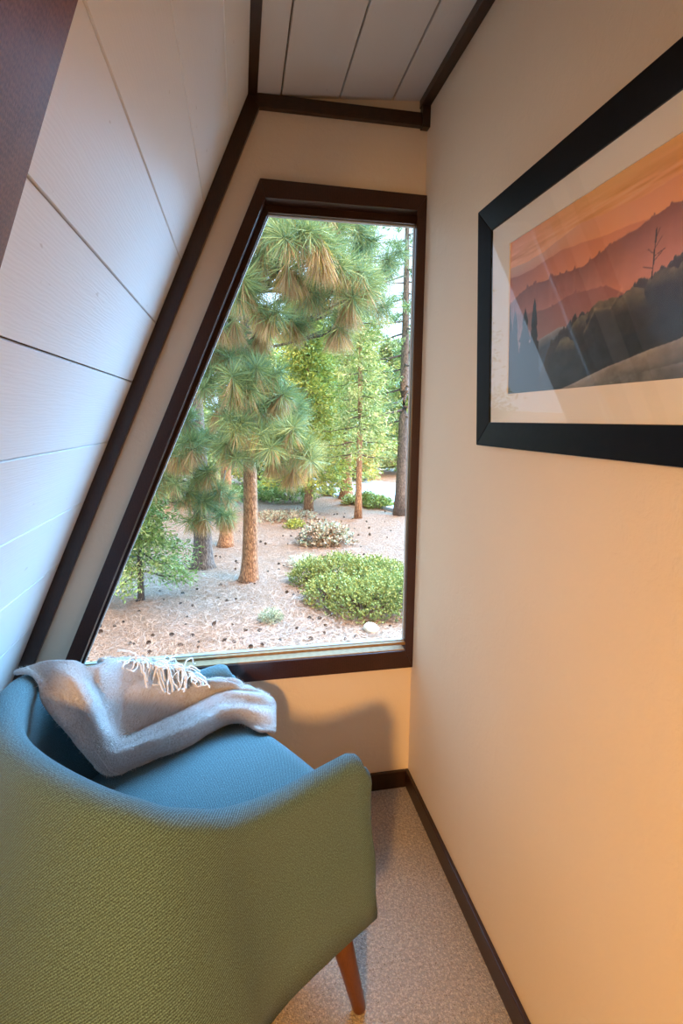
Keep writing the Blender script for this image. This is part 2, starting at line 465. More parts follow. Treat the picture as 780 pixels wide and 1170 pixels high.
# seat cushion: crowned pad following the inside of the shell
def seat_half(x):                                                    # half width of the pad at local x
    if x > -.30: return .325
    k = min((x + .30) / -.275, 1)
    return .325 * max(1 - k ** 2.6, 0) ** (1 / 2.4)
sv = []; sf = []; su = []
nx, ny = 46, 36
xs = [-.572 + .602 * (0.5 - .5 * math.cos(PI * i / (nx - 1))) for i in range(nx)]
def crown(x, k):
    u = (x + .572) / .602
    ex = min(1 - u, 1) / .09; ef = 1 - max(1 - ex, 0) ** 2.2
    ek = (1 - abs(k)) / .12; es = 1 - max(1 - ek, 0) ** 2.2
    eb = u / .1; ebk = 1 - max(1 - eb, 0) ** 2
    dome = (1 - (2 * u - 1.15) ** 2 * .55) * (1 - k * k * .7)
    return .405 + .026 * min(ef, es, 1) * min(ebk, 1) + .055 * max(dome, 0)
for i, x in enumerate(xs):
    for j in range(ny):
        k = -math.cos(PI * j / (ny - 1))
        hw = seat_half(x); y = k * max(hw, .01)
        xx = x - max(x + .2, 0) / .23 * .055 * max(abs(k) - .55, 0) ** 2 / .2025
        sv.append((xx, y, crown(x, k) - .012 * (abs(k) > .999) - .012 * (i == nx - 1))); su.append((xx, y))
for i in range(nx - 1):
    for j in range(ny - 1):
        sf.append((i * ny + j, (i + 1) * ny + j, (i + 1) * ny + j + 1, i * ny + j + 1))
top_n = len(sv)
edge = [i * ny for i in range(nx)] + [(nx - 1) * ny + j for j in range(1, ny)] + [i * ny + ny - 1 for i in range(nx - 2, -1, -1)] + [j for j in range(ny - 2, 0, -1)]
prev = edge
for dz, inset in ((.05, -.006), (.095, 0.0), (.10, .01)):
    new = []
    for e in edge:
        x, y, z = sv[e]; sv.append((x - math.copysign(inset, x + .25), y * (1 - inset * 2), .405 - dz)); su.append((x, y - dz)); new.append(len(sv) - 1)
    n = len(edge)
    for k in range(n): sf.append((prev[k], new[k], new[(k + 1) % n], prev[(k + 1) % n]))
    prev = new
sf.append(tuple(prev))
cush = mesh_obj('seat_cushion', sv, sf, M['fabric'], chair, True, uvs=su, recalc=True)
pp = MB()
ring_p = [Vector(sv[e]) + Vector((.004 if abs(sv[e][0] - .05) < .03 else 0, 0, .0)) for e in edge]
fr_ = [q for q in ring_p if q.x > -.45]
front = sorted([q for q in ring_p], key=lambda q: 0)
pp.tube([Vector((x_ + .001, y_, z_ + .001)) for x_, y_, z_ in [sv[(nx - 1) * ny + j] for j in range(ny)]], [.0042] * ny, 8)
pp.build('piping', M['piping'], cush, True)
# apron under the cushion and dust cover
b = MB(); b.box((-.05, -.33, .205), (.005, .33, .31)); o = b.build('front_apron', M['fabric'], chair, bevel=.012)
b = MB(); b.prism([(.0, -.31, .205), (.0, .31, .205), (-.4, .31, .205), (-.56, .15, .205), (-.56, -.15, .205), (-.4, -.31, .205)], (0, 0, .012)); b.build('dust_cover', M['gap'], chair)
for (x, y, dx, dy) in ((-.088, -.318, .022, -.054), (-.088, .318, .022, .054), (-.47, -.215, -.06, -.035), (-.47, .215, -.06, .035)):
    q = MB(); q.tube([(x, y, .212), (x + dx * .3, y + dy * .3, .145), (x + dx * .99, y + dy * .99, .004), (x + dx, y + dy, 0)], [.0265, .0245, .0165, .0155], 20)
    q.build('leg', M['leg'], chair, True)

# ------------------------------------------------------------------ throw blanket
BG = [[(-0.545, 1.28, 0.8), (-0.492, 1.286, 0.815), (-0.426, 1.294, 0.812), (-0.396, 1.31, 0.785), (-0.379, 1.337, 0.775), (-0.372, 1.376, 0.765)], [(-0.481, 1.237, 0.745), (-0.435, 1.248, 0.768), (-0.392, 1.246, 0.765), (-0.381, 1.31, 0.712), (-0.366, 1.341, 0.735), (-0.359, 1.41, 0.745)], [(-0.421, 1.224, 0.66), (-0.389, 1.236, 0.69), (-0.368, 1.251, 0.69), (-0.362, 1.33, 0.63), (-0.342, 1.384, 0.68), (-0.323, 1.45, 0.722)], [(-0.388, 1.254, 0.565), (-0.367, 1.255, 0.6), (-0.35, 1.273, 0.61), (-0.344, 1.357, 0.56), (-0.311, 1.439, 0.62), (-0.275, 1.491, 0.695)], [(-0.36, 1.291, 0.495), (-0.342, 1.288, 0.535), (-0.325, 1.314, 0.555), (-0.322, 1.383, 0.535), (-0.273, 1.485, 0.59), (-0.229, 1.506, 0.675)], [(-0.287, 1.344, 0.475), (-0.275, 1.33, 0.53), (-0.267, 1.358, 0.555), (-0.271, 1.449, 0.53), (-0.226, 1.503, 0.575), (-0.18, 1.504, 0.655)], [(-0.182, 1.39, 0.475), (-0.172, 1.371, 0.535), (-0.173, 1.417, 0.555), (-0.177, 1.5, 0.54), (-0.16, 1.525, 0.57), (-0.138, 1.48, 0.635)], [(-0.049, 1.496, 0.475), (-0.055, 1.474, 0.53), (-0.066, 1.517, 0.55), (-0.075, 1.562, 0.55), (-0.074, 1.562, 0.565), (-0.08, 1.519, 0.6)], [(0.041, 1.431, 0.465), (0.058, 1.489, 0.5), (0.047, 1.534, 0.52), (0.021, 1.564, 0.53), (-0.02, 1.557, 0.55), (-0.055, 1.558, 0.565)], [(0.077, 1.464, 0.445), (0.085, 1.542, 0.465), (0.079, 1.578, 0.485), (0.055, 1.603, 0.495), (0.027, 1.619, 0.505), (-0.007, 1.639, 0.51)]]
rows = []
for k, r in enumerate(BG):
    r = [np.array(p) for p in r]
    under = (r[0] * .35 + r[2] * .65); under[2] = r[0][2] - .012
    lf = np.array((-.518, .856, 0))
    hang = r[5] + lf * .05 + np.array((0, 0, -.02)); hang2 = r[5] + lf * .075 + np.array((0, 0, -.12))
    if k > 6: hang = r[5] + np.array((-.02, .02, -.03)); hang2 = r[5] + np.array((-.02, .03, -.06))
    rows.append([under, r[0]] + r[1:] + [hang, hang2])
NU, NV = 110, 80
cols = [catmull(r, NV) for r in rows]
grid = [catmull([c[j] for c in cols], NU) for j in range(NV)]      # grid[v][u]
from mathutils.bvhtree import BVHTree
bpy.context.view_layer.update()
MW = chair.matrix_world
trees = [BVHTree.FromPolygons([MW @ v.co for v in o.data.vertices], [tuple(p.vertices) for p in o.data.polygons]) for o in (shell, cush)]
G = np.array(grid)
for it in range(14):
    for j in range(NV):
        for i in range(NU):
            p = Vector(G[j, i])
            for t_ in trees:
                hit, nr, _, dist = t_.find_nearest(p)
                dd = (p - hit).dot(nr)
                if dist > .12: continue
                if 0 <= dd < .012: p = p + nr * (.012 - dd)
                elif dd < 0:
                    inw = MW @ Vector((-.2, 0, 0)) - p; inw.z = 0
                    st = (inw.normalized() * .55 + Vector((0, 0, .83))) * .006
                    for _ in range(22):
                        p = p + st
                        hit, nr, _i, _d = t_.find_nearest(p)
                        if (p - hit).dot(nr) > .010: break
            G[j, i] = p
    if it < 11:
        S_ = G.copy(); S_[1:-1, 1:-1] = .5 * G[1:-1, 1:-1] + .125 * (G[2:, 1:-1] + G[:-2, 1:-1] + G[1:-1, 2:] + G[1:-1, :-2]); G = S_
jj = np.arange(NV)[:, None]; ii = np.arange(NU)[None, :]
env = np.clip((jj - 6) / 10, 0, 1) * np.clip((66 - jj) / 10, 0, 1) * np.clip((ii - 2) / 8, 0, 1)
rip = env * .0055 * (np.sin(jj * .52 + ii * .035 + 1.2) + .6 * np.sin(jj * .30 - ii * .09) + .5 * np.sin(ii * .22 + jj * .12))
G = G + rip[..., None] * np.array((-.15, -.55, .8)) + env[..., None] * np.array((0, -.002, .006))
grid = G
bv = []; bu = []
for j in range(NV):
    for i in range(NU):
        p = Vector(grid[j][i])
        d = noise.noise(p * 22) * .004 + noise.noise(p * 60) * .0016
        bv.append((p.x + d * .5, p.y - d * .5, p.z + d)); bu.append((i * .009, j * .009))
bf = [(j * NU + i, j * NU + i + 1, (j + 1) * NU + i + 1, (j + 1) * NU + i) for j in range(NV - 1) for i in range(NU - 1)]
throw = mesh_obj('throw_blanket', bv, bf, M['wool'], None, True, uvs=bu, recalc=True)
md = throw.modifiers.new('thickness', 'SOLIDIFY'); md.thickness = .011; md.offset = 0
tag(throw, 'fringed off-white wool throw draped over the arm and seat of the armchair', 'blanket')

# ------------------------------------------------------------------ framed picture on the right wall
PW, PH = .86, .533
pic = empty('framed_picture', (W - .003, 1.215, 1.339)); pic.rotation_euler = (0, math.radians(-2.6), 0)
tag(pic, 'framed sunset landscape in a black frame with cream mat on the right wall', 'picture')
# local axes: -x into the room, -y along the wall towards the viewer, z up
FT = .021
def bar(y0, z0, y1, z1, y2, z2, y3, z3):
    q = MB(); f = [(y0, z0), (y1, z1), (y2, z2), (y3, z3)]
    # outer edge full depth, inner lip a little lower
    q.hexa([(0, y, z) for y, z in f], [(-FT if k < 2 else -FT + .006, y, z) for k, (y, z) in enumerate(f)])
    return q
fw = .056
OUT = [(0, 0), (-PW, 0), (-PW, PH), (0, PH)]; INN = [(-fw, fw), (-PW + fw, fw), (-PW + fw, PH - fw), (-fw, PH - fw)]
for i in range(4):
    j = (i + 1) % 4
    bar(*OUT[i], *OUT[j], *INN[j], *INN[i]).build('frame_rail', M['frame'], pic, bevel=.0015)
IY = (-.131, -.131 - .61); IZ = (.118, .428)
q = MB(); o4 = INN; i4 = [(IY[0], IZ[0]), (IY[1], IZ[0]), (IY[1], IZ[1]), (IY[0], IZ[1])]
for i in range(4):
    j = (i + 1) % 4
    q.hexa([(-.008, *o4[i]), (-.008, *o4[j]), (-.008, *i4[j]), (-.008, *i4[i])], [(-.0105, *o4[i]), (-.0105, *o4[j]), (-.0105, *i4[j]), (-.0105, *i4[i])])
q.build('mat_board', M['mat'], pic)
q = MB(); q.box((-.0002, -PW + .01, .01), (-.005, -.01, PH - .01)); q.build('backing', M['gap'], pic)
q = MB(); q.hexa([(-.0125, y, z) for y, z in INN], [(-.0135, y, z) for y, z in INN]); q.build('glazing', M['pglass'], pic)
# the printed landscape: ink colours on a fine grid
nu, nv = 440, 224
A_, B_ = np.meshgrid(np.linspace(0, 1, nu), np.linspace(0, 1, nv))
rs = np.random.RandomState(3)
def fbm(x, seed=0, oct=5, f0=6.0, gain=.55):
    r = np.random.RandomState(seed); out = np.zeros_like(x); amp = 1; f = f0
    for _ in range(oct):
        g = r.rand(int(f * 1.3) + 6); t = x * f; i = np.floor(t).astype(int); fr = t - i; fr = fr * fr * (3 - 2 * fr)
        i = np.clip(i, 0, len(g) - 2); out += amp * (g[i] * (1 - fr) + g[i + 1] * fr - .5); amp *= gain; f *= 2.1
    return out
def fbm2(x, y, seed=0, oct=4, fx=8., fy=8.):
    r = np.random.RandomState(seed); out = np.zeros_like(x); amp = 1
    for _ in range(oct):
        g = r.rand(int(fy) + 4, int(fx) + 4); tx, ty = x * fx, y * fy
        i, j = np.floor(tx).astype(int), np.floor(ty).astype(int); u, v_ = tx - i, ty - j
        u = u * u * (3 - 2 * u); v_ = v_ * v_ * (3 - 2 * v_)
        out += amp * ((g[j, i] * (1 - u) + g[j, i + 1] * u) * (1 - v_) + (g[j + 1, i] * (1 - u) + g[j + 1, i + 1] * u) * v_ - .5)
        amp *= .55; fx *= 2.1; fy *= 2.1
    return out
L3 = lambda c: np.array(lin(c))
def pw(x, pts): return np.interp(x, [p[0] for p in pts], [p[1] for p in pts])
img = np.zeros((nv, nu, 3))
warm = np.clip((A_ - .05) / .45, 0, 1)[..., None]
sky_b = np.clip((B_ - .84) / .16, 0, 1)[..., None]
img[:] = (L3((.90, .62, .45)) * (1 - warm) + L3((.93, .60, .28)) * warm) * (1 - sky_b) + (L3((.85, .52, .36)) * (1 - warm) + L3((.90, .63, .18)) * warm) * sky_b
cl = fbm2(A_, B_, 5, 5, 7, 55)
band = np.exp(-((B_ - .88) / .055) ** 2)[..., None]
img += (np.clip(cl, -.6, .8)[..., None] * L3((.75, .62, .52)) * .55) * band
def layer(h, top, bot, depth=.3, tex=0, seed=1, edge=.0):
    global img
    m = (B_ < h)
    k = np.clip((h - B_) / depth, 0, 1)[..., None]
    top, bot = np.asarray(top), np.asarray(bot)
    c = top * (1 - k) + bot * k
    if tex: c = c * (1 + tex * fbm2(A_, B_, seed, 5, 30, 22)[..., None])
    if edge: c = c + edge * np.exp(-((h - B_) / .012) ** 2)[..., None]
    img = np.where(m[..., None], c, img)
def warmc(c0, c1): return L3(c0) * (1 - warm) + L3(c1) * warm
spk = lambda s, amp, f: amp * np.clip(fbm(A_, s, 3, f, .8), 0, 1) ** 1.3
layer(pw(A_, [(0, .83), (.2, .82), (.37, .86), (.6, .83), (1, .84)]) + .02 * fbm(A_, 2), warmc((.78, .60, .52), (.90, .55, .28)), warmc((.72, .42, .33), (.93, .58, .27)), .12)
layer(pw(A_, [(0, .77), (.15, .75), (.3, .78), (.5, .74), (1, .70)]) + .015 * fbm(A_, 12), warmc((.62, .36, .30), (.86, .48, .22)), warmc((.75, .42, .30), (.90, .52, .25)), .14)
layer(pw(A_, [(0, .60), (.12, .66), (.25, .66), (.4, .64), (.5, .67), (.6, .695), (.7, .735), (.77, .72), (1, .80)]) + .02 * fbm(A_, 3, 4, 8) + spk(33, .03, 60), warmc((.50, .30, .27), (.55, .28, .16)), warmc((.66, .40, .36), (.80, .47, .33)), .22, .12, 8)
layer(pw(A_, [(0, .56), (.1, .50), (.25, .49), (.35, .52), (.5, .50), (.7, .3), (1, .2)]) + spk(41, .06, 55), warmc((.46, .31, .30), (.62, .33, .24)), warmc((.55, .40, .38), (.66, .40, .30)), .2, .1, 9)
layer(pw(A_, [(0, .2), (.14, .30), (.3, .36), (.42, .34), (.7, .2), (1, .1)]) + .01 * fbm(A_, 6), L3((.52, .47, .43)), L3((.24, .28, .33)), .06, .25, 4, .05)
layer(pw(A_, [(0, .0), (.2, .1), (.26, .27), (.37, .38), (.5, .42), (.6, .46), (.7, .49), (.77, .51), (.85, .60), (1, .66)]) + .05 * fbm(A_, 7, 5, 14, .7), L3((.22, .17, .13)), L3((.13, .14, .14)), .22, .9, 5, .03)
for (ca, cb, ra, rb) in ((.42, .30, .06, .09), (.5, .36, .07, .08), (.60, .34, .08, .1), (.69, .41, .06, .07), (.33, .22, .05, .08), (.78, .40, .07, .1), (.9, .48, .09, .1)):
    dd = ((A_ - ca) / ra) ** 2 + ((B_ - cb) / rb) ** 2 + .5 * fbm2(A_, B_, int(ca * 90), 4, 24, 14)
    lit = np.clip((B_ - cb) / rb, -1, 1)
    c = L3((.17, .15, .12)) * (1 - .7 * fbm2(A_, B_, 3, 4, 70, 40)[..., None]) + np.clip(lit, 0, 1)[..., None] * L3((.50, .42, .26)) * .9 * (.7 + .6 * fbm2(A_, B_, 8, 4, 60, 40)[..., None])
    img = np.where((dd < 1)[..., None], c, img)
layer(pw(A_, [(0, -.1), (.2, -.05), (.37, .03), (.5, .10), (.62, .14), (.77, .19), (1, .27)]) + .01 * fbm(A_, 21), L3((.52, .47, .40)), L3((.25, .27, .27)), .12, .6, 11, .04)
layer(pw(A_, [(0, -.1), (.4, -.02), (.55, .04), (.77, .08), (1, .15)]), L3((.42, .41, .38)), L3((.26, .26, .25)), .1, .7, 14)
for ca, top, wd, sd in ((.045, .55, .035, 1), (.11, .54, .04, 2), (.165, .58, .03, 3), (.0, .66, .04, 4)):
    hgt = np.clip((top - B_) / top, 0, 1); jag = .35 * fbm(B_, sd + 60, 3, 26, .8)
    m = (np.abs(A_ - ca) < 1.5 * wd * (hgt ** .75) * (1 + jag)) & (B_ < top)
    img = np.where(m[..., None], L3((.13, .125, .14)) * (1 + .8 * fbm2(A_, B_, sd, 3, 80, 60)[..., None]), img)
def stroke(a0, b0, a1, b1, wd):
    global img
    t = np.clip(((A_ - a0) * (a1 - a0) + (B_ - b0) * (b1 - b0)) / ((a1 - a0) ** 2 + (b1 - b0) ** 2), 0, 1)
    d = np.hypot((A_ - a0 - t * (a1 - a0)) * 1.97, B_ - b0 - t * (b1 - b0))
    img = np.where((d < wd)[..., None], L3((.2, .14, .12)), img)
stroke(.655, .46, .66, .66, .004)
for z_, da, dz in ((.50, -.03, .02), (.53, .025, .03), (.56, -.02, .03), (.58, .02, .04), (.55, .03, .015), (.61, .012, .05)):
    stroke(.657, z_, .657 + da, z_ + dz, .0022)
for s_ in ((.42, .30, .46, .40), (.46, .40, .52, .385), (.52, .385, .56, .46)):
    t = np.clip(((A_ - s_[0]) * (s_[2] - s_[0]) + (B_ - s_[1]) * (s_[3] - s_[1])) / ((s_[2] - s_[0]) ** 2 + (s_[3] - s_[1]) ** 2), 0, 1)
    d = np.hypot((A_ - s_[0] - t * (s_[2] - s_[0])) * 1.97, B_ - s_[1] - t * (s_[3] - s_[1])) + .01 * fbm2(A_, B_, 2, 3, 60, 40)
    img = img + np.exp(-(d / .008) ** 2)[..., None] * L3((.42, .33, .2)) * .6
lum = img.mean(axis=2, keepdims=True); img = np.clip(((img * .84 + lum * .16) * 1.18 + .012) * np.array((1.0, 1.09, 1.12)), .004, .92)
pv = [(-.0078, IY[0] + .004 + (IY[1] - IY[0] - .008) * a_, IZ[0] - .004 + (IZ[1] - IZ[0] + .008) * b_) for b_ in np.linspace(0, 1, nv) for a_ in np.linspace(0, 1, nu)]
pf = [(j * nu + i, j * nu + i + 1, (j + 1) * nu + i + 1, (j + 1) * nu + i) for j in range(nv - 1) for i in range(nu - 1)]
po = mesh_obj('photo_print', pv, pf, M['print'], pic)
ca = po.data.color_attributes.new('ink', 'FLOAT_COLOR', 'POINT')
ca.data.foreach_set('color', np.concatenate([img.reshape(-1, 3), np.ones((nu * nv, 1))], 1).astype(np.float32).ravel())

# ------------------------------------------------------------------ outside
GZ = -1.0
a = N('pine_litter'); v = a.coord('Object')
n1 = a.noise(v, 1.2, 4, .6); n2 = a.noise(v, 17, 6, .8, 1.5); n3 = a.noise(a.coord('Object', (1, 3.5, 1), (0, 0, .5)), 45, 4, .75, 2); n4 = a.noise(a.coord('Object', (3.5, 1, 1), (0, 0, .3)), 45, 4, .75, 2)
c = a.ramp(a.math('MULTIPLY', a.math('ADD', a.math('ADD', n2, n3), n4), .333), [(.39, (.08, .04, .024)), (.455, (.32, .165, .09)), (.525, (.53, .31, .185)), (.63, (.74, .52, .36))])
c = a.mix(a.ramp(n1, [(.4, (0, 0, 0)), (.7, (1, 1, 1))]), c, a.mix(1.0, c, (.92, .98, 1.05), 'MULTIPLY'))
a.set(Base_Color=c, Roughness=.95); a.bump(a.math('ADD', n2, a.math('ADD', n3, n4)), 1.0, .05); M['ground'] = a.m
M['road'] = mat_wall('pale_asphalt', (.36, .41, .47))
gv = []; gn = 90
for j in range(gn):
    for i in range(gn):
        x = -26 + 70 * i / (gn - 1); y = 1.95 + 70 * (j / (gn - 1)) ** 1.7
        z = GZ + .05 * noise.noise(Vector((x * .5, y * .5, 0))) + .02 * noise.noise(Vector((x * 2, y * 2, 3)))
        if y > 24: z += (y - 24) * .035
        gv.append((x, y, z))
gf = [(j * gn + i, j * gn + i + 1, (j + 1) * gn + i + 1, (j + 1) * gn + i) for j in range(gn - 1) for i in range(gn - 1)]
structure(mesh_obj('ground', gv, gf, M['ground'], None, True))
# road: a low strip running from the right foreground into the distance on the left
near = [(9.5, 4.5), (6.0, 9.0), (3.95, 12.9), (2.5, 17.0), (1.9, 21.0), (-.5, 27)]; far = [(15.0, 9.0), (9.5, 13.0), (6.0, 17.6), (4.2, 21.0), (2.6, 25.5), (0.5, 31)]
rn, rf = catmull(near, 40), catmull(far, 40)
rv = []
for (x0, y0), (x1, y1) in zip(rn, rf):
    for t in (0, .5, 1):
        zg = max(0, (y0 + (y1 - y0) * t - 24) * .035)
        rv.append((x0 + (x1 - x0) * t, y0 + (y1 - y0) * t, GZ + .085 + zg))
    rv.append((x1, y1, GZ - .15)); rv.append((x0, y0, GZ - .15))
rfc = []
for i in range(39):
    for k in range(5):
        k2 = (k + 1) % 5; rfc.append((i * 5 + k, i * 5 + k2, (i + 1) * 5 + k2, (i + 1) * 5 + k))
structure(mesh_obj('road', rv, rfc, M['road'], recalc=True))

BARK_O = mat_bark('ponderosa_bark', (.16, .07, .035), (.62, .33, .17))
BARK_G = mat_bark('grey_bark', (.07, .05, .04), (.30, .22, .17))
BARK_D = plain('twig_bark', (.085, .06, .048), .9)
NG1 = mat_leaf('needle_green', (.17, .23, .07), (.43, .47, .18)); NG2 = mat_leaf('needle_blue_green', (.12, .21, .10), (.27, .37, .19))
NTAN = mat_leaf('needle_tan', (.40, .22, .085), (.66, .43, .22)); NYEL = mat_leaf('needle_yellow', (.42, .32, .05), (.62, .46, .10))
NEEDLES = [NG1, NG2, NTAN, NYEL]

def needle_tuft(mb, c, d, rng, n=130, L=.2, mode=0, wd=.0032):
    """long pine needles fanning out from the end of a twig"""
    c = Vector(c); d = Vector(d).normalized()
    e1 = d.cross(Vector((0, 0, 1)))
    if e1.length < .1: e1 = Vector((1, 0, 0))
    e1.normalize(); e2 = d.cross(e1)
    for _ in range(n):
        az = rng.random() * 2 * PI
        old = rng.random()
        sp = math.radians(18 + 82 * rng.random() ** .8)
        dr = d * math.cos(sp) + (e1 * math.cos(az) + e2 * math.sin(az)) * math.sin(sp)
        o = c - d * (.14 * rng.random())
        l = L * (.75 + .4 * rng.random()); g = .10
        mi = 0 if rng.random() < .7 else 1
        if mode == 1 and old < .72 or mode == 0 and old < .20:
            mi = 2 if rng.random() < .86 else 3
            o = c - d * (.05 + .14 * rng.random()); dr = (dr * .7 + Vector((0, 0, -1.15))).normalized(); g = .25
        elif mode == 2:
            mi = 1 if rng.random() < .75 else 0
        m1 = o + dr * l * .55; m1.z -= g * l * .15
        m2 = o + dr * l; m2.z -= g * l * .5
        s = dr.cross(Vector((rng.random() - .5, rng.random() - .5, rng.random() - .5)))
        if s.length < 1e-4: continue
        s = s.normalized() * wd
        k = len(mb.v)
        mb.v += [tuple(o - s * .7), tuple(o + s * .7), tuple(m1 + s), tuple(m1 - s), tuple(m2)]
        mb.f += [(k, k + 1, k + 2, k + 3), (k + 3, k + 2, k + 4)]; mb.m += [mi, mi]

def branch_pts(a, b, rng, sag=.12, n=6):
    a, b = Vector(a), Vector(b); L = (b - a).length
    return [a.lerp(b, t) + Vector((rng.uniform(-1, 1), rng.uniform(-1, 1), rng.uniform(-1, 1))) * .03 * L * math.sin(PI * t) - Vector((0, 0, sag * L * math.sin(PI * t))) for t in [i / (n - 1) for i in range(n)]]

def pine(name, label, base, lean, height, r0, tufts, bark, rng, n=130, L=.2, wd=.0032, group='long needled pines close to the window', flare=1.45):
    root = empty(name, base); tag(root, label, 'tree', group)
    bx, by, bz = base
    tr = MB(); pts = []; rad = []
    for k in range(24):
        t = k / 23; z = height * t ** 1.25
        pts.append((lean[0] * t + .03 * math.sin(t * 7), lean[1] * t + .03 * math.cos(t * 5), z - .06))
        rad.append(r0 * (1 - .86 * t) * (1 + (flare - 1) * math.exp(-z / .16)))
    tr.tube(pts, rad, 20); tr.build('trunk', bark, root, True)
    trunk_at = lambda z: Vector(np.array([np.interp(z, [p[2] for p in pts], [p[i] for p in pts]) for i in range(3)]))
    br = MB(); nd = MB()
    for (x, y, z, mode) in tufts:
        loc = Vector((x - bx, y - by, z - bz))
        za = min(max(loc.z + rng.uniform(-.1, .5), .9), height * .97)
        a0 = trunk_at(za)
        p = branch_pts(a0, loc, rng, .06)
        r = .012 + .006 * (loc - a0).length
        br.tube(p, [r * (1 - .8 * i / 5) for i in range(6)], 6)
        d = (p[-1] - p[-3]).normalized(); d.z += .25
        # the main tuft with one or two side tufts on the same twig
        needle_tuft(nd, loc, d, rng, n, L, mode, wd)
        for q in range(4):
            off = Vector((rng.uniform(-1, 1), rng.uniform(-1, 1), rng.uniform(-.8, .5))) * L * .85
            c2 = loc + off
            br.tube([p[-3], p[-2].lerp(c2, .5), c2], [.007, .006, .004], 5)
            needle_tuft(nd, c2, off.normalized() + d * .6, rng, int(n * .6), L * .9, mode if rng.random() < .7 else 0, wd)
    br.build('branches', BARK_D, root, True, recalc=False)
    nd.build('needles', NEEDLES, root, recalc=False)
    return root
TA = [(0.03, 5.2, 3.15, 0), (0.33, 5.0, 3.17, 0), (0.55, 4.6, 2.94, 0), (0.26, 5.3, 2.97, 0), (-0.07, 5.6, 3.0, 1), (0.47, 4.9, 2.76, 1), (0.77, 4.7, 2.83, 1), (1.0, 5.0, 2.82, 0), (1.26, 5.2, 2.77, 0), (1.13, 5.2, 2.56, 1), (0.88, 5.5, 2.7, 0), (0.09, 5.0, 2.58, 0), (0.28, 5.1, 2.46, 1), (-0.12, 5.6, 2.63, 0), (0.58, 5.6, 2.45, 1), (1.09, 5.4, 2.37, 1), (0.98, 5.3, 3.25, 0), (1.32, 5.8, 3.38, 2), (-0.26, 5.8, 2.54, 0), (0.42, 5.1, 3.36, 0), (0.75, 5.2, 3.41, 0), (1.17, 5.6, 3.56, 2), (0.11, 5.4, 3.4, 1), (0.63, 5.3, 2.72, 0), (0.2, 5.8, 2.99, 1), (0.5, 5.6, 3.2, 0), (1.88, 6.6, 3.3, 2), (1.51, 6.0, 2.75, 2), (-0.04, 5.7, 2.43, 1), (0.29, 6.2, 2.41, 1)]
TB = [(-0.38, 6.0, 2.26, 1), (-0.16, 6.2, 2.11, 1), (-0.34, 6.0, 1.85, 0), (-0.06, 5.4, 1.73, 0), (0.22, 5.6, 1.88, 0), (0.43, 5.8, 1.69, 1), (-0.22, 6.0, 1.48, 1), (0.01, 5.5, 1.37, 0), (-0.15, 5.7, 1.13, 0), (0.25, 5.8, 1.22, 0), (0.5, 5.4, 1.28, 0), (0.67, 5.5, 1.1, 0), (0.42, 5.9, 1.0, 1), (0.74, 6.6, 1.55, 2), (0.12, 6.3, 1.64, 0), (0.62, 5.9, 0.9, 1), (0.28, 6.5, 1.49, 0), (-0.31, 6.5, 2.19, 0), (.1, 6.9, 1.0, 0), (.05, 6.6, 2.9, 1), (.1, 6.4, 2.0, 0), (.0, 6.6, 2.3, 0), (.12, 6.8, 3.3, 0), (.15, 6.7, 1.3, 1)]
TC = [(-0.64, 6.6, 1.38, 0), (-0.51, 6.5, 1.12, 0), (-0.71, 6.4, 0.97, 1), (-0.41, 6.7, 0.75, 0), (-0.66, 6.8, 0.5, 0), (-0.33, 7.0, 0.47, 2), (-0.58, 6.9, 0.14, 1), (-0.17, 7.2, 0.09, 1), (-0.9, 6.6, 0.69, 0), (-0.51, 7.2, 0.32, 2), (-0.84, 6.8, 1.16, 0), (-0.38, 7.0, 1.16, 2)]
pine('pine_tree', 'nearest pine with orange bark and big drooping needle tufts across the window', (.067, 7.6, GZ), (.12, -.5, 0), 8.5, .125, TA + TB, BARK_O, random.Random(11), 270, .27, .0027)
pine('pine_tree', 'pine with dark flared grey base left of the orange-barked trunk', (-.666, 8.48, GZ), (.05, -.3, 0), 8.0, .155, TC, BARK_G, random.Random(12), 210, .25, .0028, flare=1.6)
pine('pine_tree', 'slimmer pine trunk half hidden between and behind the two near trunks', (-.33, 9.9, GZ), (.1, .0, 0), 7.5, .13, [(-.2, 9.4, .1, 1), (-.5, 9.3, .5, 1), (-.1, 9.3, .9, 3), (-.45, 9.6, 1.4, 0), (.1, 9.5, 1.9, 0), (-.2, 9.2, -.25, 1), (-.35, 9.1, .25, 1)], BARK_O, random.Random(13), 120, .2)

